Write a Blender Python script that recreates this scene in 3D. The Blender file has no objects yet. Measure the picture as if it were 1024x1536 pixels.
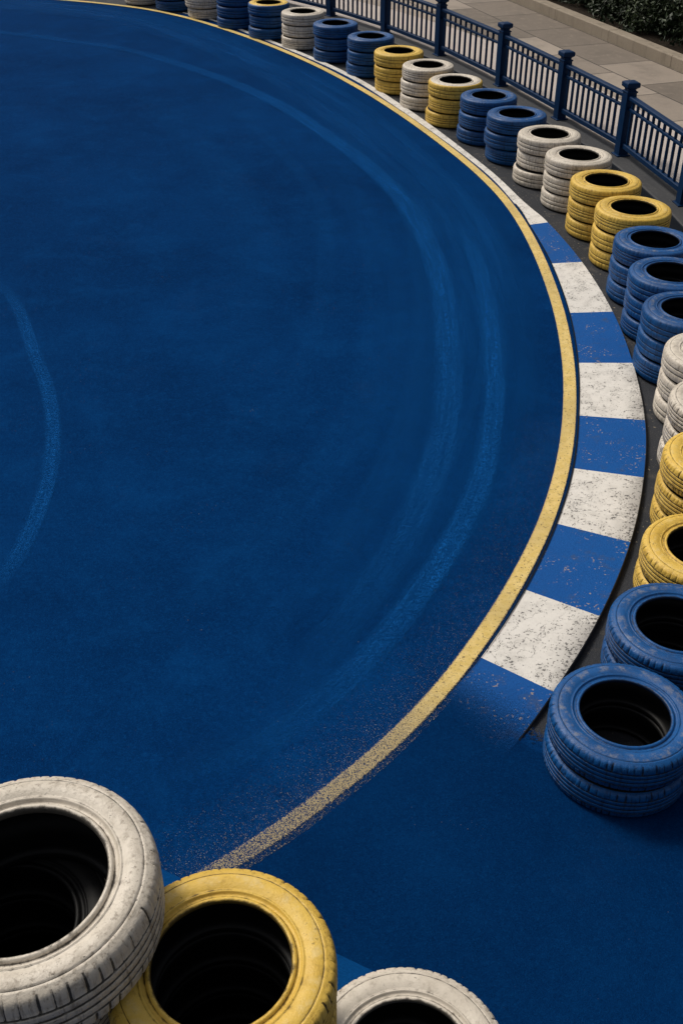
import bpy, math, random
import numpy as np
from mathutils import Vector, Matrix
C = bpy.context
SC = C.scene
COL = SC.collection
R = math.radians
RND = random.Random(7)

# ------------------------------------------------------------------ survey: photo pixel -> point on a level plane
FPX, H = 1600.0, 3.45
PITCH = math.atan(1152 / FPX)
SP, CP = math.sin(PITCH), math.cos(PITCH)
def at(x, y, z=0.0):
    u = (x - 512) / FPX; v = (y - 768) / FPX
    k = (H - z) / (SP + v * CP)
    return Vector((u * k, (CP - v * SP) * k, z))

# ------------------------------------------------------------------ object helpers
def link(o, parent=None):
    COL.objects.link(o)
    if parent: o.parent = parent
    return o
def tag(o, label=None, cat=None, group=None, kind=None):
    if label: o['label'] = label
    if cat: o['category'] = cat
    if group: o['group'] = group
    if kind: o['kind'] = kind
    return o
def empty(name, loc=(0, 0, 0), rz=0):
    o = bpy.data.objects.new(name, None); o.location = loc; o.rotation_euler = (0, 0, rz)
    o.empty_display_size = .1
    return link(o)
def mesh(name, v, f, mats=(), smooth=False, attrs=None, mi=None):
    me = bpy.data.meshes.new(name)
    me.from_pydata([tuple(p) for p in v], [], [tuple(q) for q in f])
    for m in mats: me.materials.append(m)
    if mi is not None: me.polygons.foreach_set('material_index', np.array(mi, dtype=np.int32))
    if smooth: me.polygons.foreach_set('use_smooth', np.ones(len(me.polygons), dtype=bool))
    for k, a in (attrs or {}).items():
        at_ = me.attributes.new(k, 'FLOAT', 'POINT'); at_.data.foreach_set('value', np.array(a, dtype=np.float32))
    me.update()
    return me
def obj(name, me, parent=None, loc=(0, 0, 0)):
    o = bpy.data.objects.new(name, me); o.location = loc
    return link(o, parent)
class MB:
    """collects shapes of one part"""
    def __init__(s): s.v = []; s.f = []
    def add(s, v, f):
        n = len(s.v); s.v += [Vector(p) for p in v]; s.f += [tuple(i + n for i in q) for q in f]
    def frustum(s, c, ax, ay, levels):
        """stack of rectangles (hx, hy, z), each level with hx/hy half sizes; closed"""
        n = len(s.v); c = Vector(c)
        for hx, hy, z in levels:
            for sx, sy in ((-1, -1), (1, -1), (1, 1), (-1, 1)):
                s.v.append(c + ax * (sx * hx) + ay * (sy * hy) + Vector((0, 0, z)))
        s.f.append((n + 3, n + 2, n + 1, n))
        for k in range(len(levels) - 1):
            a = n + 4 * k
            for i in range(4):
                j = (i + 1) % 4
                s.f.append((a + i, a + j, a + 4 + j, a + 4 + i))
        a = n + 4 * (len(levels) - 1)
        s.f.append((a, a + 1, a + 2, a + 3))
    def bar(s, p, q, w, h, b=.003, up=Vector((0, 0, 1))):
        """bevelled box bar from p to q, w across, h along 'up'"""
        p = Vector(p); q = Vector(q); d = (q - p).normalized(); sd = d.cross(up).normalized(); u = sd.cross(d)
        prof = [(-w/2+b, -h/2), (w/2-b, -h/2), (w/2, -h/2+b), (w/2, h/2-b), (w/2-b, h/2), (-w/2+b, h/2), (-w/2, h/2-b), (-w/2, -h/2+b)]
        n = len(s.v)
        for e in (p, q):
            for x, y in prof: s.v.append(e + sd * x + u * y)
        for i in range(8):
            j = (i + 1) % 8
            s.f.append((n + i, n + j, n + 8 + j, n + 8 + i))
        s.f.append(tuple(range(n + 7, n - 1, -1))); s.f.append(tuple(range(n + 8, n + 16)))
    def build(s, name, m, parent=None, smooth=False, loc=(0, 0, 0)):
        return obj(name, mesh(name, s.v, s.f, [m], smooth), parent, loc)

def catmull(pts, n):
    P = [2 * pts[0] - pts[1]] + list(pts) + [2 * pts[-1] - pts[-2]]
    out = []
    for i in range(1, len(P) - 2):
        a, b, c, d = P[i-1], P[i], P[i+1], P[i+2]
        for k in range(n):
            t = k / n
            out.append(.5 * ((2*b) + (c-a)*t + (2*a-5*b+4*c-d)*t*t + (3*b-a-3*c+d)*t**3))
    out.append(pts[-1].copy())
    return out
def arclen(p):
    s = [0.]
    for a, b in zip(p, p[1:]): s.append(s[-1] + (b - a).length)
    return s
def normals2(p):
    out = []
    for i in range(len(p)):
        d = (p[min(i+1, len(p)-1)] - p[max(i-1, 0)]); d.z = 0; d.normalize()
        out.append(Vector((-d.y, d.x, 0)))
    return out

# ------------------------------------------------------------------ material helpers
class N:
    def __init__(s, name):
        s.m = bpy.data.materials.new(name); s.m.use_nodes = True
        s.t = s.m.node_tree; s.n = s.t.nodes; s.n.clear()
        s.out = s.n.new('ShaderNodeOutputMaterial')
    def node(s, t, **kw):
        n = s.n.new(t)
        for k, v in kw.items(): setattr(n, k, v)
        return n
    def set(s, sock, v):
        if hasattr(v, 'is_linked') or isinstance(v, bpy.types.NodeSocket): s.t.links.new(v, sock)
        else:
            if isinstance(v, (tuple, list)) and len(v) == 3 and sock.type == 'RGBA': v = (*v, 1)
            sock.default_value = v
    def math(s, op, a, b=0., c=None, clamp=False):
        n = s.node('ShaderNodeMath', operation=op, use_clamp=clamp)
        s.set(n.inputs[0], a); s.set(n.inputs[1], b)
        if c is not None: s.set(n.inputs[2], c)
        return n.outputs[0]
    def mix(s, f, a, b):
        n = s.node('ShaderNodeMix', data_type='RGBA')
        s.set(n.inputs[0], f); s.set(n.inputs[6], a); s.set(n.inputs[7], b)
        return n.outputs[2]
    def step(s, x, lo, hi, a=0., b=1.):
        n = s.node('ShaderNodeMapRange', interpolation_type='SMOOTHSTEP')
        for i, v in enumerate((x, lo, hi, a, b)): s.set(n.inputs[i], v)
        return n.outputs[0]
    def noise(s, vec, scale, detail=3., rough=.55, dist=0.):
        n = s.node('ShaderNodeTexNoise')
        s.set(n.inputs['Vector'], vec); n.inputs['Scale'].default_value = scale
        n.inputs['Detail'].default_value = detail; n.inputs['Roughness'].default_value = rough
        n.inputs['Distortion'].default_value = dist
        return n.outputs['Fac']
    def attr(s, name):
        return s.node('ShaderNodeAttribute', attribute_name=name).outputs['Fac']
    def pos(s): return s.node('ShaderNodeNewGeometry').outputs['Position']
    def objco(s): return s.node('ShaderNodeTexCoord').outputs['Object']
    def rand(s): return s.node('ShaderNodeObjectInfo').outputs['Random']
    def vscale(s, v, sc):
        n = s.node('ShaderNodeVectorMath', operation='MULTIPLY'); s.set(n.inputs[0], v); n.inputs[1].default_value = sc
        return n.outputs[0]
    def vadd(s, v, w):
        n = s.node('ShaderNodeVectorMath', operation='ADD'); s.set(n.inputs[0], v); s.set(n.inputs[1], w)
        return n.outputs[0]
    def comb(s, x, y, z):
        n = s.node('ShaderNodeCombineXYZ')
        for i, v in enumerate((x, y, z)): s.set(n.inputs[i], v)
        return n.outputs[0]
    def bump(s, h, strength, dist):
        n = s.node('ShaderNodeBump'); n.inputs['Strength'].default_value = strength; n.inputs['Distance'].default_value = dist
        s.set(n.inputs['Height'], h)
        return n.outputs[0]
    def bsdf(s, col, rough=.7, normal=None, alpha=None, spec=.4):
        b = s.node('ShaderNodeBsdfPrincipled')
        s.set(b.inputs['Base Color'], col); s.set(b.inputs['Roughness'], rough); s.set(b.inputs['Specular IOR Level'], spec)
        if normal is not None: s.set(b.inputs['Normal'], normal)
        if alpha is not None: s.set(b.inputs['Alpha'], alpha)
        s.t.links.new(b.outputs[0], s.out.inputs[0])
        return s.m

def mat_asphalt():
    s = N('asphalt'); p = s.pos()
    g = s.noise(p, 140, 3, .7); big = s.noise(p, 1.1, 4, .6); mid = s.noise(p, 9, 4, .6)
    col = s.mix(s.step(big, .3, .7), (.008, .011, .017), (.027, .029, .036))
    col = s.mix(s.step(g, .45, .75), col, (.050, .051, .054))
    col = s.mix(s.math('MULTIPLY', s.step(mid, .54, .72), .7), col, (.070, .064, .058))
    fl = s.math('MULTIPLY', s.step(s.noise(s.vscale(p, (1, .8, 1)), 48, 2, .5), .655, .70), s.step(s.noise(p, 3.2, 3), .40, .56))
    col = s.mix(s.math('MULTIPLY', fl, .75), col, (.30, .25, .18))
    return s.bsdf(col, s.step(big, .2, .8, .75, .9), s.bump(s.math('ADD', g, s.math('MULTIPLY', mid, .6)), .6, .006), spec=.3)

BLUE_TRACK = ((.0006, .0175, .0760), (.0009, .0255, .1060))
def blue_paint(s, p, lift=0.):
    grain = s.noise(p, 210, 2, .6); mid = s.noise(p, 16, 4, .65); big = s.noise(p, .55, 4, .55)
    col = s.mix(s.step(big, .3, .72), *BLUE_TRACK)
    col = s.mix(s.math('MULTIPLY', s.step(mid, .45, .8), .35), col, (.0012, .0360, .1400))
    col = s.mix(s.math('MULTIPLY', s.step(grain, .50, .78), .6), col, (.0030, .0560, .1900))
    col = s.mix(s.math('MULTIPLY', s.step(grain, .46, .28), .6), col, (.0003, .0095, .0420))
    g2 = s.noise(p, 62, 3, .7)
    col = s.mix(s.math('MULTIPLY', s.step(g2, .52, .74), .30), col, (.0032, .0580, .2000))
    col = s.mix(s.math('MULTIPLY', s.step(g2, .46, .30), .30), col, (.0003, .0090, .0400))
    # long curved scuffs along the direction of travel and tan chips
    cloud = s.noise(p, 2.3, 6, .7, .4)
    col = s.mix(s.math('MULTIPLY', s.step(cloud, .46, .72), .26), col, (.0020, .0480, .1750))
    col = s.mix(s.math('MULTIPLY', s.step(cloud, .46, .28), .26), col, (.0003, .0110, .0500))
    chip = s.math('MULTIPLY', s.step(s.noise(p, 95, 2, .5), .72, .76), s.step(s.noise(p, 2.1, 4, .6), .54, .68))
    col = s.mix(s.math('MULTIPLY', chip, .7), col, (.26, .22, .15))
    dust = s.math('MULTIPLY', s.step(s.noise(p, 1.3, 5, .68, .6), .58, .85), .07)
    col = s.mix(dust, col, (.05, .085, .14))
    return col, s.bump(s.math('ADD', grain, s.math('MULTIPLY', mid, .5)), .55, .005)
def mat_gradient_shade():
    s = N('gradient_shade_blue'); p = s.pos()
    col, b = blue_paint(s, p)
    col = s.mix(.42, col, (.0002, .0095, .0390))  # track blue pulled darker; the gradient's shade is put into the colour
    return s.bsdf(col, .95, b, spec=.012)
def mat_track():
    s = N('track_blue_paint'); p = s.pos()
    col, b = blue_paint(s, p)
    return s.bsdf(col, .95, b, spec=.012)
def mat_lane():
    """rubbed lighter blue where karts run: strips with soft ends; attrs u (0..1 across), fade (0..1)"""
    s = N('scuffed_lane_paint'); p = s.pos()
    u = s.attr('u'); al = s.attr('s'); fade = s.attr('fade')
    streak = s.noise(s.comb(s.math('MULTIPLY', u, 9), s.math('MULTIPLY', al, 1.7), 0.), 1.0, 5, .7)
    grain = s.noise(p, 170, 2, .6)
    edge = s.math('MULTIPLY', s.step(u, 0, .28), s.step(u, 1, .72))
    a = s.math('MULTIPLY', edge, fade)
    a = s.math('MULTIPLY', a, s.step(streak, .30, .64, .35, .95))
    a = s.math('MULTIPLY', a, s.step(grain, .3, .62, .35, 1.))
    a = s.math('MULTIPLY', a, s.step(s.noise(p, 55, 3, .7), .34, .6, .35, 1.))
    col = s.mix(s.step(grain, .4, .75), (.0028, .0660, .2500), (.0075, .1020, .3400))
    return s.bsdf(col, .8, s.bump(grain, .5, .004), alpha=s.math('MULTIPLY', a, .95), spec=.012)
def mat_drive():
    """broad, barely lighter lane worn by traffic"""
    s = N('worn_lane_paint'); p = s.pos()
    u = s.attr('u'); al = s.attr('s'); fade = s.attr('fade')
    st = s.noise(s.comb(s.math('MULTIPLY', u, 9), s.math('MULTIPLY', al, .6), 0.), 1.0, 5, .65)
    grain = s.noise(p, 210, 2, .6)
    a = s.math('MULTIPLY', s.math('MULTIPLY', s.step(u, 0, .4), s.step(u, 1, .72)), fade)
    a = s.math('MULTIPLY', a, s.step(st, .3, .7, .3, 1.))
    col = s.mix(s.step(grain, .42, .75), (.0012, .0400, .1600), (.0040, .0720, .2450))
    return s.bsdf(col, .72, s.bump(grain, .5, .004), alpha=s.math('MULTIPLY', a, .75), spec=.012)
def mat_gold():
    s = N('gold_line_paint'); p = s.pos()
    wear = s.attr('wear'); u = s.attr('u')
    fine = s.noise(p, 165, 3, .65); mid = s.noise(p, 26, 3, .6); big = s.noise(p, 2.2, 3)
    fw = s.noise(p, 330, 2, .6)
    h = s.math('ADD', s.math('MULTIPLY', fine, .6), s.math('MULTIPLY', fw, .4))
    # wear pushes the threshold up until only grains of paint are left
    a = s.step(s.math('SUBTRACT', h, s.math('MULTIPLY_ADD', wear, .36, .235)), -.02, .03)
    col = s.mix(s.step(mid, .3, .75), (.56, .40, .120), (.66, .50, .205))
    col = s.mix(s.math('MULTIPLY', s.step(big, .4, .7), .5), col, (.38, .29, .12))
    chip = s.math('MULTIPLY', s.step(s.noise(p, 85, 3, .6), .60, .65), .85)
    col = s.mix(chip, col, (.10, .075, .04))
    col = s.mix(s.math('MULTIPLY', s.step(wear, .25, .8), .75), col, (.40, .34, .225))
    return s.bsdf(col, .7, s.bump(fine, .5, .003), alpha=s.math('MULTIPLY', a, s.step(wear, .25, .75, 1., .62)), spec=.2)
def mat_kerb_white():
    s = N('kerb_white_paint'); p = s.pos(); e = s.attr('u')
    fine = s.noise(p, 75, 3, .6); fine2 = s.noise(s.vadd(p, (3.1, 1.7, 0)), 42, 3, .6); big = s.noise(p, 2.6, 4, .6); mid = s.noise(p, 11, 4, .65)
    mask = s.math('ADD', s.math('MULTIPLY', s.step(mid, .42, .68), .55), s.math('MULTIPLY', s.step(e, .45, 1.0), .55))
    chip = s.step(s.math('MULTIPLY_ADD', mask, .15, fine), .645, .685)
    chip2 = s.step(s.math('MULTIPLY_ADD', mask, .10, fine2), .70, .725)
    col = s.mix(big, (.55, .525, .49), (.645, .62, .58))
    col = s.mix(s.math('MULTIPLY', s.step(mid, .40, .72), .7), col, (.44, .42, .39))
    col = s.mix(s.math('MULTIPLY', s.math('MULTIPLY', s.step(e, .55, 1.), s.step(s.noise(p, 5, 5, .75), .32, .54)), .9), col, (.20, .19, .18))
    # a hairline crack wandering across the slab
    w = s.noise(p, 3.3, 5, .7)
    crack = s.math('MULTIPLY', s.step(s.math('ABSOLUTE', s.math('SUBTRACT', w, .56)), .0055, .0015), s.step(s.noise(p, 30, 2), .42, .55))
    k = s.math('MAXIMUM', s.math('MAXIMUM', chip, chip2), crack)
    col = s.mix(s.math('MULTIPLY', k, .88), col, (.075, .072, .07))
    return s.bsdf(col, .72, s.bump(s.math('SUBTRACT', fine, s.math('MULTIPLY', k, .8)), .5, .004), spec=.3)
def mat_kerb_blue():
    s = N('kerb_blue_paint'); p = s.pos(); f = s.attr('fade')
    grain = s.noise(p, 150, 3, .6); mid = s.noise(p, 10, 4, .65); big = s.noise(p, 1.8, 3)
    col = s.mix(big, (.0020, .0560, .2250), (.0040, .0740, .2800))
    col = s.mix(s.math('MULTIPLY', s.step(grain, .52, .78), .45), col, (.012, .115, .350))
    col = s.mix(s.math('MULTIPLY', s.step(grain, .46, .3), .45), col, (.0012, .0300, .1300))
    chip = s.math('MULTIPLY', s.step(s.noise(p, 62, 3, .6), .61, .65), s.step(s.noise(p, 5.5, 4, .65), .47, .58))
    col = s.mix(s.math('MULTIPLY', chip, .85), col, (.32, .25, .16))
    sc = s.math('MULTIPLY', s.step(mid, .54, .74), .5)
    col = s.mix(sc, col, (.045, .060, .095))
    al = s.step(s.math('ADD', f, s.math('MULTIPLY_ADD', s.noise(p, 130, 3, .7), .7, -.35)), .02, .98)
    return s.bsdf(col, .68, s.bump(grain, .6, .004), alpha=al, spec=.12)

def mat_tyre(name, c1, c2, dirtcol, rubber, blotch, wearcol, wearamt, rough=.45, spec=.32):
    """painted rubber; attr dirt = 1 in grooves and sipes (the brush never reached them), top = height 0..1"""
    s = N(name); o = s.objco(); r = s.rand()
    off = s.comb(s.math('MULTIPLY', r, 37.), s.math('MULTIPLY', r, 91.), s.math('MULTIPLY', r, 17.))
    p = s.vadd(o, off)
    d = s.attr('dirt')
    fine = s.noise(p, 190, 3, .65); mid = s.noise(p, 34, 4, .65); big = s.noise(p, 6, 4, .6)
    col = s.mix(s.step(big, .3, .7), c1, c2)
    col = s.mix(s.math('MULTIPLY', r, .22), col, dirtcol)
    col = s.mix(s.math('MULTIPLY', s.step(mid, .5, .78), blotch), col, dirtcol)
    # runs: streaks down the tread, along the axis of the tyre
    st = s.noise(s.vadd(s.vscale(o, (70, 70, 6)), off), 1., 4, .7)
    rad = s.node('ShaderNodeVectorMath', operation='LENGTH'); s.set(rad.inputs[0], s.vscale(o, (1, 1, 0)))
    outer = s.step(rad.outputs['Value'], .262, .292)
    col = s.mix(s.math('MULTIPLY', s.math('MULTIPLY', s.step(st, .50, .68), outer), .75), col, dirtcol)
    # rubbed band on the crown of the sidewall
    band = s.math('MULTIPLY', s.step(s.attr('crown'), .25, .95), s.step(s.noise(s.vscale(p, (1, 1, .2)), 22, 5, .72), .47, .66))
    col = s.mix(s.math('MULTIPLY', band, wearamt), col, wearcol)
    # scratches and flaked spots showing the rubber
    ch = s.math('MULTIPLY', s.step(s.noise(p, 88, 4, .7, .6), .62, .66), s.step(s.noise(p, 9, 4, .65), .45, .60))
    col = s.mix(s.math('MULTIPLY', ch, .8), col, rubber)
    sm_ = s.math('MULTIPLY', s.step(s.noise(s.vadd(p, (5.3, 2.2, 1.1)), 26, 6, .78, .5), .60, .68), s.step(s.noise(p, 5.5, 3, .6), .50, .66))
    col = s.mix(s.math('MULTIPLY', sm_, .62), col, rubber)
    gd = s.step(s.math('MULTIPLY_ADD', s.math('SUBTRACT', mid, .5), .9, d), .42, .8)
    col = s.mix(s.math('MULTIPLY', gd, .9), col, rubber)
    return s.bsdf(col, s.step(mid, .3, .8, rough - .07, rough + .16), s.bump(s.math('ADD', fine, s.math('MULTIPLY', mid, .9)), .5, .003), spec=spec)
def mat_lining():
    s = N('black_rubber'); o = s.objco()
    n = s.noise(o, 40, 3, .6)
    return s.bsdf(s.mix(n, (.0035, .0037, .0040), (.009, .0092, .0096)), .55, s.bump(n, .3, .003), spec=.16)
def mat_fence():
    s = N('blue_powder_coat'); p = s.pos()
    n = s.noise(p, 30, 4, .6); b = s.noise(p, 3, 3)
    col = s.mix(b, (.0008, .0150, .0520), (.0014, .0220, .0740))
    col = s.mix(s.math('MULTIPLY', s.step(n, .62, .75), .35), col, (.030, .045, .075))
    return s.bsdf(col, s.step(n, .3, .7, .38, .52), s.bump(n, .12, .002), spec=.12)
def mat_plinth():
    s = N('dark_concrete'); p = s.pos()
    n = s.noise(p, 45, 4, .65); b = s.noise(p, 3, 4, .6)
    col = s.mix(b, (.018, .020, .026), (.050, .050, .052))
    col = s.mix(s.math('MULTIPLY', s.step(n, .52, .75), .5), col, (.10, .098, .095))
    return s.bsdf(col, .7, s.bump(n, .5, .005), spec=.35)
def mat_pavers():
    s = N('stone_pavers'); o = s.objco()
    br = s.node('ShaderNodeTexBrick', offset=.37, squash=1.0)
    s.set(br.inputs['Vector'], o)
    for k, v in (('Scale', 1.), ('Mortar Size', .009), ('Mortar Smooth', .15), ('Bias', 0.), ('Brick Width', 1.05), ('Row Height', .78)):
        br.inputs[k].default_value = v
    br.inputs['Color1'].default_value = (0, 0, 0, 1); br.inputs['Color2'].default_value = (1, 1, 1, 1); br.inputs['Mortar'].default_value = (.5, .5, .5, 1)
    rnd = s.node('ShaderNodeSeparateColor'); s.set(rnd.inputs[0], br.outputs['Color'])
    n = s.noise(o, 55, 4, .7); b = s.noise(o, 1.6, 5, .65); m = s.noise(o, 9, 4, .65)
    col = s.mix(s.step(rnd.outputs[0], .1, .9), (.150, .124, .101), (.320, .270, .224))
    col = s.mix(s.math('MULTIPLY', s.step(b, .42, .72), .5), col, (.100, .085, .070))
    col = s.mix(s.math('MULTIPLY', s.step(m, .5, .8), .4), col, (.33, .265, .205))
    col = s.mix(s.math('MULTIPLY', s.step(n, .5, .8), .35), col, (.085, .072, .06))
    col = s.mix(br.outputs['Fac'], col, (.035, .030, .026))
    hgt = s.math('SUBTRACT', s.math('MULTIPLY', n, .3), br.outputs['Fac'])
    return s.bsdf(col, .75, s.bump(hgt, .5, .006), spec=.35)
def mat_light_pavers():
    s = N('pale_paving_strip'); p = s.pos()
    n = s.noise(p, 60, 4, .7); b = s.noise(p, 1.8, 4, .6)
    col = s.mix(b, (.36, .315, .29), (.47, .42, .39))
    col = s.mix(s.math('MULTIPLY', s.step(n, .5, .8), .3), col, (.25, .22, .2))
    return s.bsdf(col, .75, s.bump(n, .3, .004), spec=.3)
def mat_stone():
    s = N('planter_stone'); p = s.pos()
    n = s.noise(p, 50, 4, .7); b = s.noise(p, 2.5, 5, .65); st = s.noise(s.vscale(p, (9, 9, 1.2)), 1., 4, .6)
    col = s.mix(b, (.19, .155, .115), (.30, .255, .20))
    col = s.mix(s.math('MULTIPLY', s.step(n, .5, .78), .45), col, (.12, .10, .08))
    col = s.mix(s.math('MULTIPLY', s.step(st, .5, .72), .4), col, (.085, .072, .055))
    return s.bsdf(col, .8, s.bump(n, .5, .006), spec=.3)
def mat_soil():
    s = N('dark_soil'); p = s.pos()
    n = s.noise(p, 30, 5, .7)
    return s.bsdf(s.mix(n, (.008, .006, .005), (.035, .026, .018)), .95, s.bump(n, 1., .03), spec=.1)
def mat_leaf():
    s = N('evergreen_leaves'); r = s.attr('tone'); o = s.rand()
    col = s.mix(r, (.010, .020, .009), (.050, .075, .026))
    col = s.mix(s.math('MULTIPLY', o, .3), col, (.018, .040, .022))
    return s.bsdf(col, .5, spec=.35)
def mat_bark():
    s = N('shrub_bark'); p = s.objco()
    n = s.noise(s.vscale(p, (40, 40, 8)), 1., 4, .6)
    return s.bsdf(s.mix(n, (.02, .014, .009), (.07, .05, .034)), .9, s.bump(n, .6, .006), spec=.2)

ASPH = mat_asphalt(); TRACK = mat_track(); LANE = mat_lane(); DRIVE = mat_drive(); GOLD = mat_gold()
KW = mat_kerb_white(); KB = mat_kerb_blue()
WHITE = mat_tyre('cream_tyre_paint', (.55, .495, .415), (.66, .60, .515), (.20, .165, .125), (.016, .014, .012), .68, (.36, .31, .25), .5, spec=.38)
YELLOW = mat_tyre('yellow_tyre_paint', (.60, .385, .060), (.70, .475, .095), (.24, .14, .028), (.026, .017, .006), .5, (.64, .50, .23), .5, spec=.3)
BLUE = mat_tyre('blue_tyre_paint', (.0010, .0530, .1850), (.0020, .0720, .2450), (.0006, .0150, .0600), (.0015, .0050, .0160), .55, (.17, .18, .21), .65)
LIN = mat_lining(); FENCE = mat_fence(); PLINTH = mat_plinth(); PAVE = mat_pavers(); PALE = mat_light_pavers()
STONE = mat_stone(); SOIL = mat_soil(); LEAF = mat_leaf(); BARK = mat_bark()

# ------------------------------------------------------------------ ground, track, painted lines
def structure(name, me, loc=(0, 0, 0)):
    return tag(obj(name, me, None, loc), kind='structure')
G = 400
structure('ground', mesh('ground', [(-G, -G, 0), (G, -G, 0), (G, G, 0), (-G, G, 0)], [(0, 1, 2, 3)], [ASPH]))

gold_px = [(205, 9), (274, 23), (343, 44), (416, 71), (480, 98), (551, 137), (602, 170), (654, 207), (710, 250), (738, 278), (764, 306),
           (785.5, 337), (815.5, 395), (841.5, 469), (855, 545), (855.5, 623), (846, 701), (821.5, 785), (771.5, 884), (702, 986), (650, 1050),
           (567, 1135), (483, 1197), (410, 1252), (330, 1306)]
gold_pts = [Vector((-14, 19.3, 0)), Vector((-10, 20.1, 0)), Vector((-7, 20.0, 0)), Vector((-4.6, 19.35, 0))] + [at(*q, .0165) for q in gold_px] + [Vector((-1.1, 2.02, 0))]
def smooth_pts(p, it=2):
    for _ in range(it):
        p = [p[0]] + [p[i] * .5 + (p[i-1] + p[i+1]) * .25 for i in range(1, len(p) - 1)] + [p[-1]]
    return p
gold = catmull(smooth_pts(gold_pts, 1), 14)

kerb_px = [((274, 19), (275, 17.5)), ((343, 39), (345, 36)), ((500, 104), (503, 99)), ((602, 166), (607, 159)), ((716, 249), (723, 245)),
           ((772, 306), (786, 303)), ((793, 337), (821, 334)), ((826, 395), (872, 394)), ((853, 469), (918, 469)), ((866, 544), (948, 546)),
           ((867, 623), (966, 632)), ((859, 702), (964, 718)), ((834, 785), (944, 815)), ((787, 884), (898, 926)), ((721, 986), (829, 1039)),
           ((640, 1075), (733, 1162))]
kin = [at(*a, .0155) for a, b in kerb_px]; kout = [at(*b, .03) for a, b in kerb_px]
NK = 16
kin_c = catmull(kin, NK); kout_c = catmull(kout, NK)

# the blue painted track: everything inside the outer edge of the kerb, and the ground in front of it
edge = [p + n * .035 for p, n in zip(gold, normals2(gold))]          # left normal of the direction of travel = outside
def nearest(c, q): return min(range(len(c)), key=lambda i: (c[i].xy - q.xy).length)
i0 = nearest(gold, kin[0])
path = [p.xy for p in edge[:i0]] + [(o * .93 + i * .07).xy for i, o in zip(kin_c, kout_c)]
ke = nearest(kout_c, at(778, 1112))
path = path[:i0 + ke]
bnd = [kout_c[ke].copy(), at(800, 1128), at(835, 1140), at(880, 1150), at(960, 1185), at(1060, 1215), at(1200, 1230)]
path += [q.xy for q in bnd[1:]] + [Vector(q) for q in ((3.2, 1.6), (3.6, -4), (-14, -4))]
structure('race_track', mesh('race_track', [(p.x, p.y, .008) for p in path], [tuple(range(len(path) - 1, -1, -1))], [TRACK]))

def strip(name, pts, hw, z, m, fade=None, na=6, extra=None):
    """flat strip round a centre line; hw half width (number or function of 0..1)"""
    s = arclen(pts); L = s[-1]; nn = normals2(pts); v = []; f = []; U = []; S = []; F = []; W = []
    for i, p in enumerate(pts):
        t = s[i] / L; w = hw(t) if callable(hw) else hw
        for k in range(na + 1):
            u = k / na
            v.append((p.x + nn[i].x * w * (2*u - 1), p.y + nn[i].y * w * (2*u - 1), z)); U.append(u); S.append(s[i]); F.append(fade(t) if fade else 1.)
            if extra: W.append(extra(t, u))
    for i in range(len(pts) - 1):
        for k in range(na):
            a = i * (na + 1) + k; f.append((a, a + 1, a + na + 2, a + na + 1))
    me = mesh(name, v, f, [m], attrs={'u': U, 's': S, 'fade': F, **({'wear': W} if extra else {})})
    if me.polygons[0].normal.z < 0: me.flip_normals()
    return structure(name, me)
def sm(t, a, b):
    t = max(0., min(1., (t - a) / (b - a))); return t * t * (3 - 2 * t)
gl = arclen(gold)
def pos_t(q): return gl[nearest(gold, at(*q))] / gl[-1]
OV = N('track_paint_overspray'); _c, _b = blue_paint(OV, OV.pos())
_a = OV.step(OV.math('ADD', OV.math('MULTIPLY', OV.attr('u'), .8), OV.math('MULTIPLY_ADD', OV.noise(OV.pos(), 60, 4, .7), 1.3, -.65)), .25, .55)
OV = OV.bsdf(_c, .8, _b, alpha=_a, spec=.012)
bc = catmull(bnd, 8)
v = []; f = []; U = []
for i, (p, n) in enumerate(zip(bc, normals2(bc))):
    for k in range(5):
        q = p + n * (.17 - .19 * k / 4); v.append((q.x, q.y, .0105)); U.append(k / 4)
for i in range(len(bc) - 1):
    for k in range(4): a = i*5+k; f.append((a, a+1, a+6, a+5))
me = mesh('paint_overspray', v, f, [OV], attrs={'u': U})
if me.polygons[0].normal.z < 0: me.flip_normals()
structure('paint_overspray', me)
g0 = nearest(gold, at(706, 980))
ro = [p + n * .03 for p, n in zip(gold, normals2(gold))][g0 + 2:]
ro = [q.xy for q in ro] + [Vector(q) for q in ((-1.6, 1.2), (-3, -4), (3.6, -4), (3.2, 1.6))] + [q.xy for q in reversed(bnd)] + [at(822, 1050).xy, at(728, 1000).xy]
me = mesh('gradient_shade', [(q.x, q.y, .0118) for q in ro], [tuple(range(len(ro)))], [mat_gradient_shade()])  # added sheet: dark gradient of the lower right painted in as colour
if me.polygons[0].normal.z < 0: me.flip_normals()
structure('gradient_shade', me)
ta, tb, tc = pos_t((702, 986)), pos_t((567, 1135)), pos_t((330, 1306))
def gold_wear(t, u):
    w = .13 + .17 * sm(t, pos_t((846, 701)), ta) + .30 * sm(t, ta, tb) + .17 * sm(t, tb, tc)
    c = abs(2 * u - 1)
    return w + .55 * max(0, c - .93) / .07
ta_, = (ta,)
strip('track_line', gold, .0425, .0165, GOLD, na=10, extra=gold_wear)
# loose grains of the same paint scattered beside the line
gi = nearest(gold, at(855, 590))
sc_c = gold[gi:]
off = [p - n * .17 for p, n in zip(sc_c, normals2(sc_c))]
strip('paint_flecks', off, .24, .0145, GOLD, na=10, extra=lambda t, u: 1.20 - .19 * sm(t, .25, .75) * sm(u, .3, 1.) + .25 * (1 - sm(u, 0, .35)) + .15 * (1 - sm(t, 0, .12)))
# dark open joint between line and kerb
joint_c = [p * 1.0 for p in kin_c[5 * NK:]]
MJ = N('joint_tar'); MJ = MJ.bsdf((.008, .010, .014), .9, spec=.1)
strip('track_joint', joint_c, lambda t: .0045 * (1 - .9 * sm(t, .8, 1.)), .0205, MJ, na=1)

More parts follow.
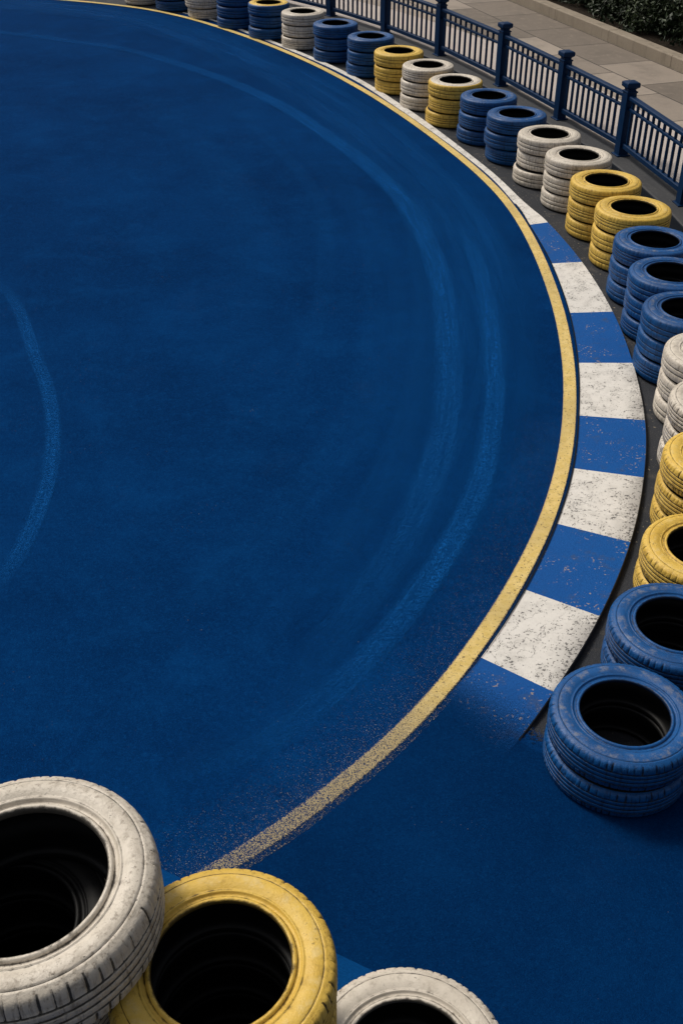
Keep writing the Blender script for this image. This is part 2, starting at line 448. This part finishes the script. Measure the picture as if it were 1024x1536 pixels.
lane1 = [at(*q) for q in [(-160, 42), (0, 50), (100, 62), (205, 79), (332, 119), (416, 157), (480, 197), (545, 245), (608, 307), (643, 372), (662, 430), (669, 490), (673, 565), (668, 640), (637, 740), (588, 840), (510, 950), (450, 1030), (387, 1095), (288, 1142), (217, 1166), (100, 1196)]]
lane2 = [at(*q) for q in [(660, 300), (695, 355), (716, 395), (729, 440), (736, 490), (741, 565), (737, 640), (715, 740), (663, 840), (592, 940), (530, 1010), (463, 1072), (390, 1120), (317, 1152), (229, 1182), (120, 1215)]]
lane3 = [at(*q) for q in [(-40, 390), (21, 452), (53, 533), (75, 597), (81, 667), (70, 734), (39, 815), (0, 876), (-60, 945)]]
lane4 = [at(*q) for q in [(560, 300), (596, 372), (612, 440), (618, 520), (616, 600), (600, 690), (560, 790)]]
strip('scuff_mark', catmull(lane1, 12), lambda t: .125, .0125, LANE, fade=lambda t: (.55 + .45 * sm(t, .2, .45)) * sm(t, 0, .05) * sm(1 - t, 0, .25))
strip('scuff_mark', catmull(lane2, 12), lambda t: .092, .0130, LANE, fade=lambda t: sm(t, .02, .25) * sm(1 - t, 0, .3))
strip('scuff_mark', catmull(lane3, 12), lambda t: .062, .0125, LANE, fade=lambda t: .95 * sm(t, 0, .35) * sm(1 - t, 0, .2))
strip('scuff_mark', catmull(lane4, 12), lambda t: .16, .0115, LANE, fade=lambda t: .22 * sm(t, .05, .4) * sm(1 - t, .05, .5))
for o_, w_, a_, t0, t1 in ((.30, .07, .30, .35, .8), (.95, .12, .28, .40, .98), (1.35, .20, .24, .45, 1.), (1.75, .10, .22, .3, .9), (.62, .035, .35, .5, .95), (2.4, .25, .16, .2, .85)):
    cc = smooth_pts([p - n * (o_ + .06 * math.sin(i * .03 + o_ * 7)) for i, (p, n) in enumerate(zip(gold, normals2(gold)))], 30)[40:]
    strip('scuff_mark', cc, w_, .0112 + .0001 * o_, LANE, fade=lambda t, a_=a_, t0=t0, t1=t1: a_ * sm(t, t0, t0 + .2) * (1 - sm(t, t1 - .2, t1)))
dl = [p - n * .62 for p, n in zip(gold, normals2(gold))]
strip('worn_lane', dl[20:], .56, .0105, DRIVE, fade=lambda t: 1. - sm(t, .72, .95))

# kerb: slab rising to its outer edge, painted in blocks
def make_kerb():
    v = []; f = []; U = []; F = []; mi = []
    n = len(kin_c); na = 8; tot = n - 1
    for i, (a, b) in enumerate(zip(kin_c, kout_c)):
        t = i / NK
        rise = .004 + .020 * sm(t, 2, 8) * (1 - 1.0 * sm(t, 13.8, 14.7))
        out = (b - a); out.z = 0; L = out.length; out.normalize()
        for k in range(na + 1):
            u = k / na; p = a + out * (L * u)
            v.append((p.x, p.y, .0145 + rise * u)); U.append(u * min(1, L / .45)); F.append(1 - sm(t, 13.9, 14.98))
        p = a + out * (L + .004); v.append((p.x, p.y, .0145 + rise - .004)); U.append(1.); F.append(1 - sm(t, 13.9, 14.98))
        p = a + out * (L + .006); v.append((p.x, p.y, .0 + .0135 * sm(t, 14.3, 14.6))); U.append(1.); F.append(1 - sm(t, 13.9, 14.98))
    m = na + 3
    for i in range(n - 1):
        blk = i // NK
        w = 0 if blk < 6 else (1 if (blk - 6) % 2 == 0 else 0)
        for k in range(m - 1):
            a = i * m + k; f.append((a, a + 1, a + m + 1, a + m)); mi.append(w if k < na or blk > 14 or i > 14.5 * NK else 2)
    me = mesh('kerb', v, f, [KW, KB, PLINTH], attrs={'u': U, 'fade': F}, mi=mi)
    if me.polygons[0].normal.z < 0: me.flip_normals()
    return structure('kerb', me)
make_kerb()
# blue kerb slab behind the front tyres
q = [at(60, 1218), at(250, 1312), at(545, 1455), at(760, 1560)]
d0 = (q[2] - q[1]).normalized(); nn0 = Vector((-d0.y, d0.x, 0))
a0 = q[1] - d0 * .35; b0 = q[2] + d0 * 1.2
v = []; U = []
for i in range(21):
    p = a0.lerp(b0, i / 20)
    for k, (o_, z) in enumerate(((0, .008), (.002, .026), (.006, .03), (.55, .03))):
        pp = p - nn0 * o_ if nn0.y > 0 else p + nn0 * o_
        v.append((pp.x, pp.y, z)); U.append(1.)
f = [(i*4+k, i*4+k+1, i*4+k+5, i*4+k+4) for i in range(20) for k in range(3)]
KF = N('kerb_faded_blue'); _c, _b = blue_paint(KF, KF.pos())
KF = KF.bsdf(KF.mix(.35, _c, (.004, .075, .25)), .9, _b, spec=.012)
me = mesh('kerb', v, f, [KF], attrs={'u': U, 'fade': U})
if me.polygons[2].normal.z < 0: me.flip_normals()
structure('kerb', me)

# ------------------------------------------------------------------ tyres
def tyre_meshes(key, Rr, W, rb, grooves, nseg, seed, period, blocks=False, square=False):
    """upper/lower sidewall, tread and lining of one tyre, axis z, centred"""
    rnd = random.Random(seed); h = W / 2; k = (Rr - rb) / (.300 - .175); kz = h / .0765
    rr = lambda r: rb + (r - .175) * k
    S = [(.1765, .0560), (.1750, .0610), (.1752, .0660), (.1775, .0700), (.1815, .0718), (.1865, .0712), (.1895, .0680), (.1915, .0645), (.1965, .0635),
         (.2025, .0655), (.2045, .0700), (.2065, .0722), (.2090, .0722), (.2112, .0702), (.2170, .0722), (.2270, .0752), (.2380, .0765), (.2490, .0760),
         (.2580, .0742), (.2615, .0732), (.2628, .0712), (.2648, .0712), (.2662, .0722), (.2720, .0716 if square else .0702), (.2770, .0700 if square else .0682)]
    crownv = [0]*14 + [.25, .6, 1, 1, .8, .5, .2, 0, .3, .2, 0]
    dirtS = [1, 1, .9, .70, .5, .35, .4, .74, .4, .1, 0, .1, .2, .62, .2, 0, 0, 0, 0, .1, .72, .72, .15, 0, .0]
    th = np.linspace(0, 2 * math.pi, nseg, endpoint=False)
    def ring(prof, attrs, flip):
        v = []; f = []; at_ = {a: [] for a in attrs}
        for j, (r, z) in enumerate(prof):
            for i in range(nseg):
                v.append((r * math.cos(th[i]), r * math.sin(th[i]), z))
                for a in attrs: at_[a].append(attrs[a][j])
        for j in range(len(prof) - 1):
            for i in range(nseg):
                i2 = (i + 1) % nseg
                q = (j*nseg+i, (j+1)*nseg+i, (j+1)*nseg+i2, j*nseg+i2)
                f.append(q[::-1] if flip else q)
        return v, f, at_
    up = [(rr(r), z * kz) for r, z in S]
    v, f, a = ring(up, {'dirt': dirtS, 'crown': crownv}, False)
    sw_up = mesh(key + '_sidewall', v, f, [WHITE], True, a)
    # tread: shoulder - ribs - shoulder
    top = [(.2770, .0682, 0), (.2845, .0658, 1), (.2902, .0620, 1), (.2942, .0566, 1), (.2968, .0500, 1), (.2983, .0430, 1), (.2990, .0350, 1)]
    if square:
        top = [(.2770, .0700, 0), (.2855, .0672, 1), (.2920, .0632, 1), (.2958, .0575, 1), (.2980, .0505, 1), (.2990, .0435, 1), (.2994, .0350, 1)]
    pr = [(rr(r), z * kz, sh, 0.) for r, z, sh in top]
    gw = (.0030 if blocks else .0025) * kz
    zs = sorted(grooves, reverse=True)
    zprev = .0350 * kz
    for gi, g in enumerate(zs):
        z0 = g * kz
        first = gi == 0
        nmid = 3
        for j in range(1, nmid + 1):
            z = zprev + (z0 + gw * 1.25 - zprev) * j / nmid
            if z < zprev - 1e-5: pr.append((Rr - .0006, z, 1 if first else 2, 0.))
        pr += [(Rr - .0022, z0 + gw, 0, .7), (Rr - .0105, z0 + gw * .7, 0, 1.), (Rr - .0105, z0 - gw * .7, 0, 1.), (Rr - .0022, z0 - gw, 0, .7), (Rr - .0006, z0 - gw * 1.25, 1 if gi == len(zs) - 1 else 2, 0.)]
        zprev = z0 - gw * 1.25
    bot = [(.2770, .0700, 0), (.2855, .0672, 1), (.2920, .0632, 1), (.2958, .0575, 1), (.2980, .0505, 1), (.2990, .0435, 1), (.2994, .0350, 1)]
    if blocks: bot = top
    pr += [(rr(r), -z * kz, sh, 0.) for r, z, sh in reversed(bot)]
    lo = up if blocks else [(rr(r), z * kz) for r, z in S[:-2] + [(.2720, .0716), (.2770, .0700)]]
    v, f, a = ring([(r, -z) for r, z in lo], {'dirt': dirtS, 'crown': crownv}, True)
    sw_lo = mesh(key + '_sidewall_under', v, f, [WHITE], True, a)
    notch_t = np.zeros(nseg); notch_b = np.zeros(nseg); notch_m = np.zeros(nseg)
    for arr, per, deep in ((notch_t, period, 1.), (notch_b, period, 1.), (notch_m, period * 1.4, .55)):
        i = rnd.randint(0, 3)
        while i < nseg:
            arr[i] = deep * rnd.choice((1., 1., .8, .45))
            if blocks and rnd.random() < .55 and arr is not notch_m: arr[(i + 1) % nseg] = arr[i]
            i += max(3, int(round(per * rnd.uniform(.75, 1.3))))
    v = []; f = []; D = []; Cr = []
    for j, (r, z, sh, dd) in enumerate(pr):
        for i in range(nseg):
            dn = 0.; ii = i
            if sh == 1:
                dn = (notch_t if z > 0 else notch_b)[i] * (.0055 if blocks else .0026) * (1 if abs(z) < .060 * kz else .6)
            elif sh == 2:
                lag = int(z / W * nseg * .10)
                dn = notch_m[(i + lag) % nseg] * (.0030 if blocks else 0)
            q = r - dn
            v.append((q * math.cos(th[i]), q * math.sin(th[i]), z))
            D.append(max(dd, min(1., dn / (.0040 if blocks else .0034)) * .85)); Cr.append(0.)
    n_ = len(pr)
    for j in range(n_ - 1):
        for i in range(nseg):
            i2 = (i + 1) % nseg
            f.append((j*nseg+i, (j+1)*nseg+i, (j+1)*nseg+i2, j*nseg+i2))
    tread = mesh(key + '_tread', v, f, [WHITE], True, {'dirt': D, 'crown': Cr})
    L = [(.1765, .0560), (.183, .0500), (.200, .0535), (.235, .0580), (.262, .0520), (.280, .036), (.286, .012)]
    Lp = [(rr(r), z * kz) for r, z in L]; Lp = Lp + [(r, -z) for r, z in reversed(Lp)]
    v, f, a = ring(Lp, {}, True)
    lin = mesh(key + '_lining', v, f, [LIN], True)
    return dict(up=sw_up, lo=sw_lo, tread=tread, lin=lin, W=W)
ROW = [tyre_meshes('tyre%d' % i, .2985, .1535, .176, (.017, -.017) if i != 2 else (.024, .003, -.022), 288, 11 + i, 4.5) for i in range(3)]
LOW = [tyre_meshes('low_tyre%d' % i, .2985, .1535, .176, (.017, -.017) if i != 2 else (.024, .003, -.022), 288, 21 + i, 4.5, False, True) for i in range(3)]
FRONT = tyre_meshes('front_tyre', .308, .160, .186, (.030, .009, -.012, -.032), 432, 31, 7, True)
BIG = tyre_meshes('wide_tyre', .355, .245, .222, (.030, .010, -.010, -.030), 504, 41, 8, True)
NEAR = tyre_meshes('near_tyre', .2985, .1535, .178, (.032, .010, -.012, -.032), 432, 51, 6, True)
MATS = {'white': WHITE, 'yellow': YELLOW, 'blue': BLUE}
def setmat(o, m):
    o.material_slots[0].link = 'OBJECT'; o.material_slots[0].material = m
def make_tyre(kit, colour, top=None, bare=False):
    t = empty('tyre')
    for nm, me, c in (('tread', kit['tread'], colour), ('sidewall', kit['up'], top or colour), ('sidewall', kit['lo'], colour)):
        q = obj(nm, me, t)
        setmat(q, LIN if nm == 'sidewall' and (bare or me is kit['lo']) else MATS[c])
        if top and me is kit['up']: q['label'] = {'white': 'cream'}.get(top, top) + ' painted upper sidewall'
    obj('inner_lining', kit['lin'], t)
    return t
protos = {}
def place_tyre(kit, colour, loc, rot, label, group, top=None, bare=False, tilt=(0, 0)):
    key = (id(kit['tread']), colour, top, bare)
    if key not in protos:
        t = protos[key] = make_tyre(kit, colour, top, bare)
    else:
        src = protos[key]; t = src.copy(); COL.objects.link(t)
        for ch in src.children:
            c = ch.copy(); COL.objects.link(c); c.parent = t
    t.location = loc; t.rotation_euler = (tilt[0], tilt[1], rot)
    tag(t, label, 'tyre', group)
    return t

TOPZ = .4605
ring_px = [(940, 1070), (1018, 934), (1057, 811), None, None, None, (1040, 471), (1012, 411), (982, 358), (950, 310), (909, 269), (868, 231), (824, 199),
           (775, 169), (733, 142), (683, 119), (642, 96), (598, 75), (556, 53), (503, 33.5), (454, 16)]
sp = [at(*q, TOPZ) if q else None for q in ring_px]
for i, q in enumerate(((1.135, 3.0), (1.48, 3.53), (1.755, 4.08), (1.97, 4.65), (2.15, 5.235), (2.265, 5.83), (2.27, 6.43), (2.31, 7.03))):
    sp[i] = Vector((*q, 0))
sp += [Vector(q) for q in ((-1.04, 16.63, 0), (-1.56, 17.33, 0), (-2.10, 18.0, 0), (-2.68, 18.62, 0), (-3.26, 19.12, 0))]
cols = ['blue', 'blue', 'yellow', 'yellow', 'white', 'white', 'blue', 'blue', 'blue', 'yellow', 'yellow', 'white', 'white', 'blue', 'blue', 'yellow', 'white',
        'yellow', 'blue', 'blue', 'white', 'blue', 'blue', 'white', 'blue', 'white']
where = ['the nearest blue stack at the near end of the row',
         'the blue stack right behind the nearest one',
         'the nearer yellow stack beside the lower kerb blocks',
         'the farther yellow stack at right, touching the cream pair',
         'the nearer cream stack cut by the right frame edge',
         'the cream stack next to three blue stacks at right',
         'the nearest of three blue stacks beside the upper kerb blocks',
         'the middle one of three blue stacks beside the upper kerb',
         'the blue stack touching the upper yellow pair',
         'the nearer yellow stack of the pair behind three blue stacks',
         'the yellow stack touching the cream pair by the fence',
         'the cream stack touching the upper yellow pair by the fence',
         'the cream stack touching the blue pair by the fence',
         'the blue stack touching the cream pair from the far side',
         'the blue stack next to the cream-topped yellow stack',
         'the yellow stack that carries a cream top ring',
         'the single cream stack between two yellow stacks',
         'the yellow stack next to the far blue pair',
         'the blue stack touching the far yellow stack',
         'the blue stack touching the far cream stack below the fence',
         'the far cream stack whose opening still shows near the top',
         'the far blue stack with a yellow top ring',
         'the plain blue stack left of the yellow-topped one',
         'the cream stack cut by the top edge between blue stacks',
         'the blue stack between two cream stacks in the far corner',
         'the farthest cream stack at the left end of the row']
LEV = ['bottom', 'middle', 'top']
for i, (p, c, w) in enumerate(zip(sp, cols, where)):
    nlev = 2 if i < 3 else 3
    jit = 1. if i > 11 else .25
    for k in range(nlev):
        kit = NEAR if i < 5 else (ROW if k == nlev - 1 else LOW)[RND.randrange(3)]
        top = None
        if k == nlev - 1 and i == 15: top = 'white'
        if k == nlev - 1 and i == 21: top = 'yellow'
        cname = {'white': 'cream', 'yellow': 'yellow', 'blue': 'blue'}[c]
        j = (0, 0) if k == nlev - 1 else (RND.uniform(-.018, .018) * jit, RND.uniform(-.018, .018) * jit)
        place_tyre(kit, c, (p.x + j[0], p.y + j[1], .0035 + (k + .5) * .1535), RND.uniform(0, 6.28),
                   '%s tyre, %s of %s' % (cname, LEV[k] if nlev == 3 else ('bottom', 'top')[k], w), 'painted tyres stacked along the track edge', top, k < nlev - 1)

# front pile
yx, yy = at(333, 1453, .80).xy
lev5 = ['bottom', 'second lowest', 'middle', 'second highest', 'top']
for k in range(5):
    lean = (4 - k) * .002
    place_tyre(FRONT, 'yellow', (yx - lean, yy - lean * .3, .0335 + (k + .5) * .1605), RND.uniform(0, 6.28),
               '%s tyre of the big yellow stack at the bottom of the picture' % ('worn yellow' if k == 4 else lev5[k] + ' yellow') if k < 4 else
               'worn yellow tyre on top of the front stack, beside the large cream tyre', 'tyres piled in the foreground', None, k < 4)
wx, wy = at(32, 1320, 1.06).xy
for k in range(5):
    place_tyre(FRONT, 'white', (wx - .088, wy + .02, .0335 + (k + .5) * .1605), RND.uniform(0, 6.28),
               '%s cream tyre of the stack under the large wide cream tyre' % lev5[k], 'tyres piled in the foreground', None, True)
place_tyre(BIG, 'white', (wx, wy, .836 + .1225), 1.1, 'large wide cream tyre with dirty scuffs, lying highest at the lower left', 'tyres piled in the foreground')
sx, sy = at(612, 1590, .355).xy
for k in range(2):
    place_tyre(FRONT, 'white', (sx, sy, .0335 + (k + .5) * .1605), RND.uniform(0, 6.28),
               ('lower cream tyre under the one cut off by the bottom edge', 'cream tyre cut off by the bottom edge, right of the yellow stack')[k], 'tyres piled in the foreground')

# ------------------------------------------------------------------ fence on its plinth
post_px = [(578, 41), (659, 85), (750, 128), (838, 178), (930, 232), (1023, 306)]
PZ = .12
posts = [Vector((-1.75, 19.35, PZ)), Vector((-.98, 18.45, PZ)), Vector((-.16, 17.45, PZ))] + [at(*q, PZ) for q in post_px] + [Vector((3.13, 7.95, PZ))]
posts[4] = Vector((1.29, 14.95, PZ)); posts[3] = Vector((.62, 16.25, PZ))
FT = tag(empty('fence', posts[6]), 'low navy blue metal fence with capped posts and thin balusters behind the tyre row', 'fence')
base = Vector(posts[6])
def rel(p): return Vector(p) - base
pl = catmull(posts, 6)
ext = [pl[0] + (pl[0] - pl[6]) * 1.5] + pl + [pl[-1] + Vector((-.05, -1.6, 0)), pl[-1] + Vector((-.25, -3.4, 0)), pl[-1] + Vector((-.6, -5.6, 0))]
nr = normals2(ext)
v = []; f = []
prof = [(-.185, -.12), (-.180, -.020), (-.176, -.012), (-.160, -.006), (-.080, .0), (.085, 0), (.10, -.008), (.105, -.12)]
for p, n in zip(ext, nr):
    for o_, z in prof: v.append(rel(p) + n * o_ + Vector((0, 0, z)))
# normals2 gives the left side of far->near travel, which is the pavement side here
m_ = len(prof)
for i in range(len(ext) - 1):
    for k in range(m_ - 1): a = i*m_+k; f.append((a, a+1, a+m_+1, a+m_))
PLF = N('dark_plinth_face'); PLF = PLF.bsdf(PLF.mix(PLF.noise(PLF.pos(), 22, 4, .6), (.004, .008, .016), (.014, .018, .026)), .8, spec=.15)
me = mesh('plinth', v, f, [PLINTH, PLF], mi=[1 if k % (m_ - 1) < 2 else 0 for k in range(len(f))])
obj('plinth', me, FT)
for i, p in enumerate(posts):
    d = (posts[min(i+1, len(posts)-1)] - posts[max(i-1, 0)]).normalized(); n = Vector((-d.y, d.x, 0))
    b = MB()
    b.frustum((0, 0, 0), d, n, [(.070, .070, .001), (.070, .070, .010), (.067, .067, .013), (.0500, .0500, .0135), (.0500, .0500, .590), (.0485, .0485, .594), (.0485, .0485, .600)])
    po = b.build('post', FENCE, FT, loc=rel(p))
    b = MB()
    b.frustum((0, 0, 0), d, n, [(.054, .054, .600), (.056, .056, .604), (.056, .056, .614), (.042, .042, .620), (.040, .040, .632), (.050, .050, .642), (.062, .062, .650), (.066, .066, .657),
                                (.066, .066, .686), (.062, .062, .694), (.050, .050, .700), (.020, .020, .705)])
    b.build('post_cap', FENCE, po)
for i in range(len(posts) - 1):
    a, b_ = posts[i], posts[i+1]; d = (b_ - a).normalized()
    a2 = rel(a + d * .052); c2 = rel(b_ - d * .052)
    Z = lambda z: Vector((0, 0, z))
    mb = MB(); mb.bar(a2 + Z(.560), c2 + Z(.560), .062, .040, .008); tr = mb.build('top_rail', FENCE, FT)
    mb = MB(); mb.bar(a2 + Z(.455), c2 + Z(.455), .030, .026); mb.build('middle_rail', FENCE, FT)
    mb = MB(); mb.bar(a2 + Z(.105), c2 + Z(.105), .048, .050, .006); mb.build('bottom_rail', FENCE, FT)
    L = (c2 - a2).length; nb = 11 if i else 10
    if i == 8: nb = 10
    for k in range(nb):
        p = a2 + d * (L * (k + .5) / nb)
        mb = MB(); mb.bar(Z(.131), Z(.539), .024, .024, .003, up=d); mb.build('baluster', FENCE, FT, loc=p)

# ------------------------------------------------------------------ pavement, planter and hedge
pd = (at(991, 141, .12) - at(711, 12, .12)); pd.z = 0; pd.normalize()      # runs along the long joints, towards us
ang = math.atan2(pd.y, pd.x)
org = at(711, 12, .12)
M = Matrix.Rotation(-ang, 3, 'Z')
nrm = [normals2(ext)[i] for i in range(len(ext))]
side = [p + n * .09 for p, n in zip(ext, nrm)]
pl_in = at(1024, 110, .12)
fv = [Vector((p.x, p.y, 0)) for p in side]
pn = Vector((-pd.y, pd.x, 0))       # to the far right of the walk
A = pl_in - pd * 30; B = pl_in + pd * 14
poly = fv + [Vector((B.x - .3, B.y - 1, 0)), Vector((B.x, B.y, 0)), Vector((A.x, A.y, 0))]
poly = [Vector((fv[0].x - 6, fv[0].y + 9, 0))] + poly
loc = [M @ (Vector((p.x, p.y, 0)) - Vector((org.x, org.y, 0))) for p in poly]
me = mesh('pavement', [(p.x, p.y, 0) for p in loc], [tuple(range(len(loc)))], [PAVE])
if me.polygons[0].normal.z < 0: me.flip_normals()
o = structure('pavement', me, (org.x, org.y, .116)); o.rotation_euler.z = ang
v = []; f = []
for p, n in zip(ext, nrm):
    for o_ in (.10, 1.02): v.append((p.x + n.x * o_, p.y + n.y * o_, .120))
f = [(2*i, 2*i+1, 2*i+3, 2*i+2) for i in range(len(ext) - 1)]
me = mesh('paving_strip', v, f, [PALE])
if me.polygons[0].normal.z < 0: me.flip_normals()
structure('paving_strip', me)
# stone edging of the planting bed, in lengths with open joints
pnr = pn if pn.x > 0 else -pn
v = []; f = []
s0 = -22.; 
while s0 < 12:
    L = 1.55
    P = [pl_in + pd * (s0 + .004), pl_in + pd * (s0 + L - .004)]
    n0 = len(v)
    for p in P:
        for o_, z in ((0, -.1), (0, .135), (.010, .147), (.165, .147), (.175, .137), (.175, -.1)):
            pp = p + pnr * o_; v.append((pp.x, pp.y, .12 + z))
    for k in range(5): f.append((n0+k, n0+k+1, n0+k+7, n0+k+6))
    f.append(tuple(n0+k for k in range(6))); f.append(tuple(n0+6+k for k in range(5, -1, -1)))
    s0 += L
me = mesh('stone_edging', v, f, [STONE]); structure('stone_edging', me)
P = [pl_in - pd * 24 + pnr * .17, pl_in + pd * 13 + pnr * .17, pl_in + pd * 13 + pnr * 5, pl_in - pd * 24 + pnr * 5]
me = mesh('planting_bed', [(p.x, p.y, .20) for p in P], [(0, 1, 2, 3)], [SOIL])
if me.polygons[0].normal.z < 0: me.flip_normals()
structure('planting_bed', me)

def foliage(key, seed, n, lx, ly, lz):
    rn = np.random.default_rng(seed)
    # lumps: branches end in rounded sprays of leaves
    nl = 85
    ctr = rn.uniform(-1, 1, (nl, 3)); ctr[:, 2] = rn.uniform(.05, 1, nl)
    ctr *= np.array([lx * .86, ly * .80, lz * .86])
    ctr[:, :2] *= (1 - .25 * (ctr[:, 2:3] / lz) ** 3)
    rad = rn.uniform(.14, .30, nl)
    which = rn.integers(0, nl, n)
    dirs = rn.normal(size=(n, 3)); dirs /= np.linalg.norm(dirs, axis=1)[:, None]
    rr = rad[which] * rn.uniform(.35, 1.08, n) ** .5
    c = ctr[which] + dirs * rr[:, None]
    c[:, 2] = np.maximum(c[:, 2], .04)
    nrmv = dirs * .7 + rn.normal(size=(n, 3)) * .55 + np.array([0, 0, .45]); nrmv /= np.linalg.norm(nrmv, axis=1)[:, None]
    t = np.cross(nrmv, rn.normal(size=(n, 3))); t /= np.linalg.norm(t, axis=1)[:, None]
    b = np.cross(nrmv, t)
    ln = rn.uniform(.022, .042, n)[:, None]; wd = ln * rn.uniform(.36, .55, n)[:, None]
    fold = nrmv * (wd * .35)
    v = np.stack([c - t * ln, c + b * wd + fold - t * ln * .1, c + t * ln, c - b * wd + fold - t * ln * .1], 1).reshape(-1, 3)
    f = np.arange(4 * n).reshape(-1, 4)
    f = np.concatenate([f[:, [0, 1, 2]], f[:, [0, 2, 3]]])
    tone = np.repeat(np.clip(rn.beta(1.6, 3.2, n) + rn.normal(0, .12, nl)[which], 0, 1), 4)
    return mesh(key, v.tolist(), f.tolist(), [LEAF], attrs={'tone': tone})
FOL = [foliage('foliage_mesh_a', 3, 15000, .86, .62, 1.25), foliage('foliage_mesh_b', 5, 15000, .86, .66, 1.15)]
def stems(seed):
    rn = random.Random(seed); b = MB()
    for k in range(9):
        p = Vector((rn.uniform(-.5, .5), rn.uniform(-.25, .25), -.02)); r = rn.uniform(.010, .020)
        q = p.copy()
        for s_ in range(4):
            q2 = q + Vector((rn.uniform(-.1, .1), rn.uniform(-.08, .08), .26))
            n = len(b.v)
            for e, rad in ((q, r), (q2, r * .78)):
                for a in range(6): b.v.append(e + Vector((math.cos(a * 1.047) * rad, math.sin(a * 1.047) * rad, 0)))
            for a in range(6): b.f.append((n + a, n + (a+1) % 6, n + 6 + (a+1) % 6, n + 6 + a))
            q = q2; r *= .78
    return mesh('stem_mesh', b.v, b.f, [BARK], True)
STEM = stems(4)
rn = random.Random(9)
hl = ['dark evergreen shrub at the far end of the hedge behind the stone edging', 'dark evergreen shrub nearest the top right corner of the hedge',]
names = ['farthest', 'second farthest', 'third farthest', 'fourth farthest', 'fifth farthest', 'sixth farthest', 'seventh farthest']
nsh = 7
for k in range(nsh):
    p = pl_in + pd * (-6.6 + 1.42 * k) + pnr * (.98 + rn.uniform(-.08, .08))
    e = empty('shrub', (p.x, p.y, .20), ang + (math.pi if k % 3 == 1 else 0))
    e.scale = (rn.uniform(.95, 1.1), rn.uniform(.92, 1.08), rn.uniform(.9, 1.15))
    tag(e, '%s dark evergreen shrub of the hedge behind the stone edging' % names[k], 'shrub', 'shrubs of the clipped hedge')
    obj('foliage', FOL[k % 2], e); obj('stem', STEM, e)

# ------------------------------------------------------------------ camera, light
cam = bpy.data.objects.new('camera', bpy.data.cameras.new('camera')); link(cam)
cam.location = (0, 0, H); cam.rotation_euler = (math.pi / 2 - PITCH, 0, 0)
cam.data.sensor_fit = 'VERTICAL'; cam.data.sensor_height = 24; cam.data.lens = 24 * FPX / 1536
cam.data.clip_end = 1500; cam.data.clip_start = .05
SC.camera = cam
AZ, EL = R(-50), R(52)            # sun from behind the left of the picture, soft through cloud
w = bpy.data.worlds.new('World'); SC.world = w; w.use_nodes = True
nt = w.node_tree; bg = nt.nodes['Background']
sky = nt.nodes.new('ShaderNodeTexSky'); sky.sky_type = 'NISHITA'; sky.sun_disc = False
sky.sun_elevation = EL; sky.sun_rotation = AZ; sky.dust_density = 6; sky.ozone_density = .6; sky.air_density = 1.
hs = nt.nodes.new('ShaderNodeHueSaturation'); hs.inputs['Saturation'].default_value = .35
nt.links.new(sky.outputs[0], hs.inputs['Color']); nt.links.new(hs.outputs[0], bg.inputs[0])
bg.inputs[1].default_value = .08
sun = bpy.data.objects.new('sun', bpy.data.lights.new('sun', 'SUN')); link(sun)
sun.data.energy = 2.2; sun.data.angle = R(14); sun.data.color = (1, .93, .82)
dirv = Vector((math.sin(AZ) * math.cos(EL), math.cos(AZ) * math.cos(EL), math.sin(EL)))
sun.rotation_euler = dirv.to_track_quat('Z', 'Y').to_euler()
SC.view_settings.view_transform = 'Standard'; SC.view_settings.look = 'None'
SC.view_settings.exposure = .16; SC.view_settings.gamma = 1
SC.cycles.max_bounces = 6; SC.cycles.transparent_max_bounces = 12
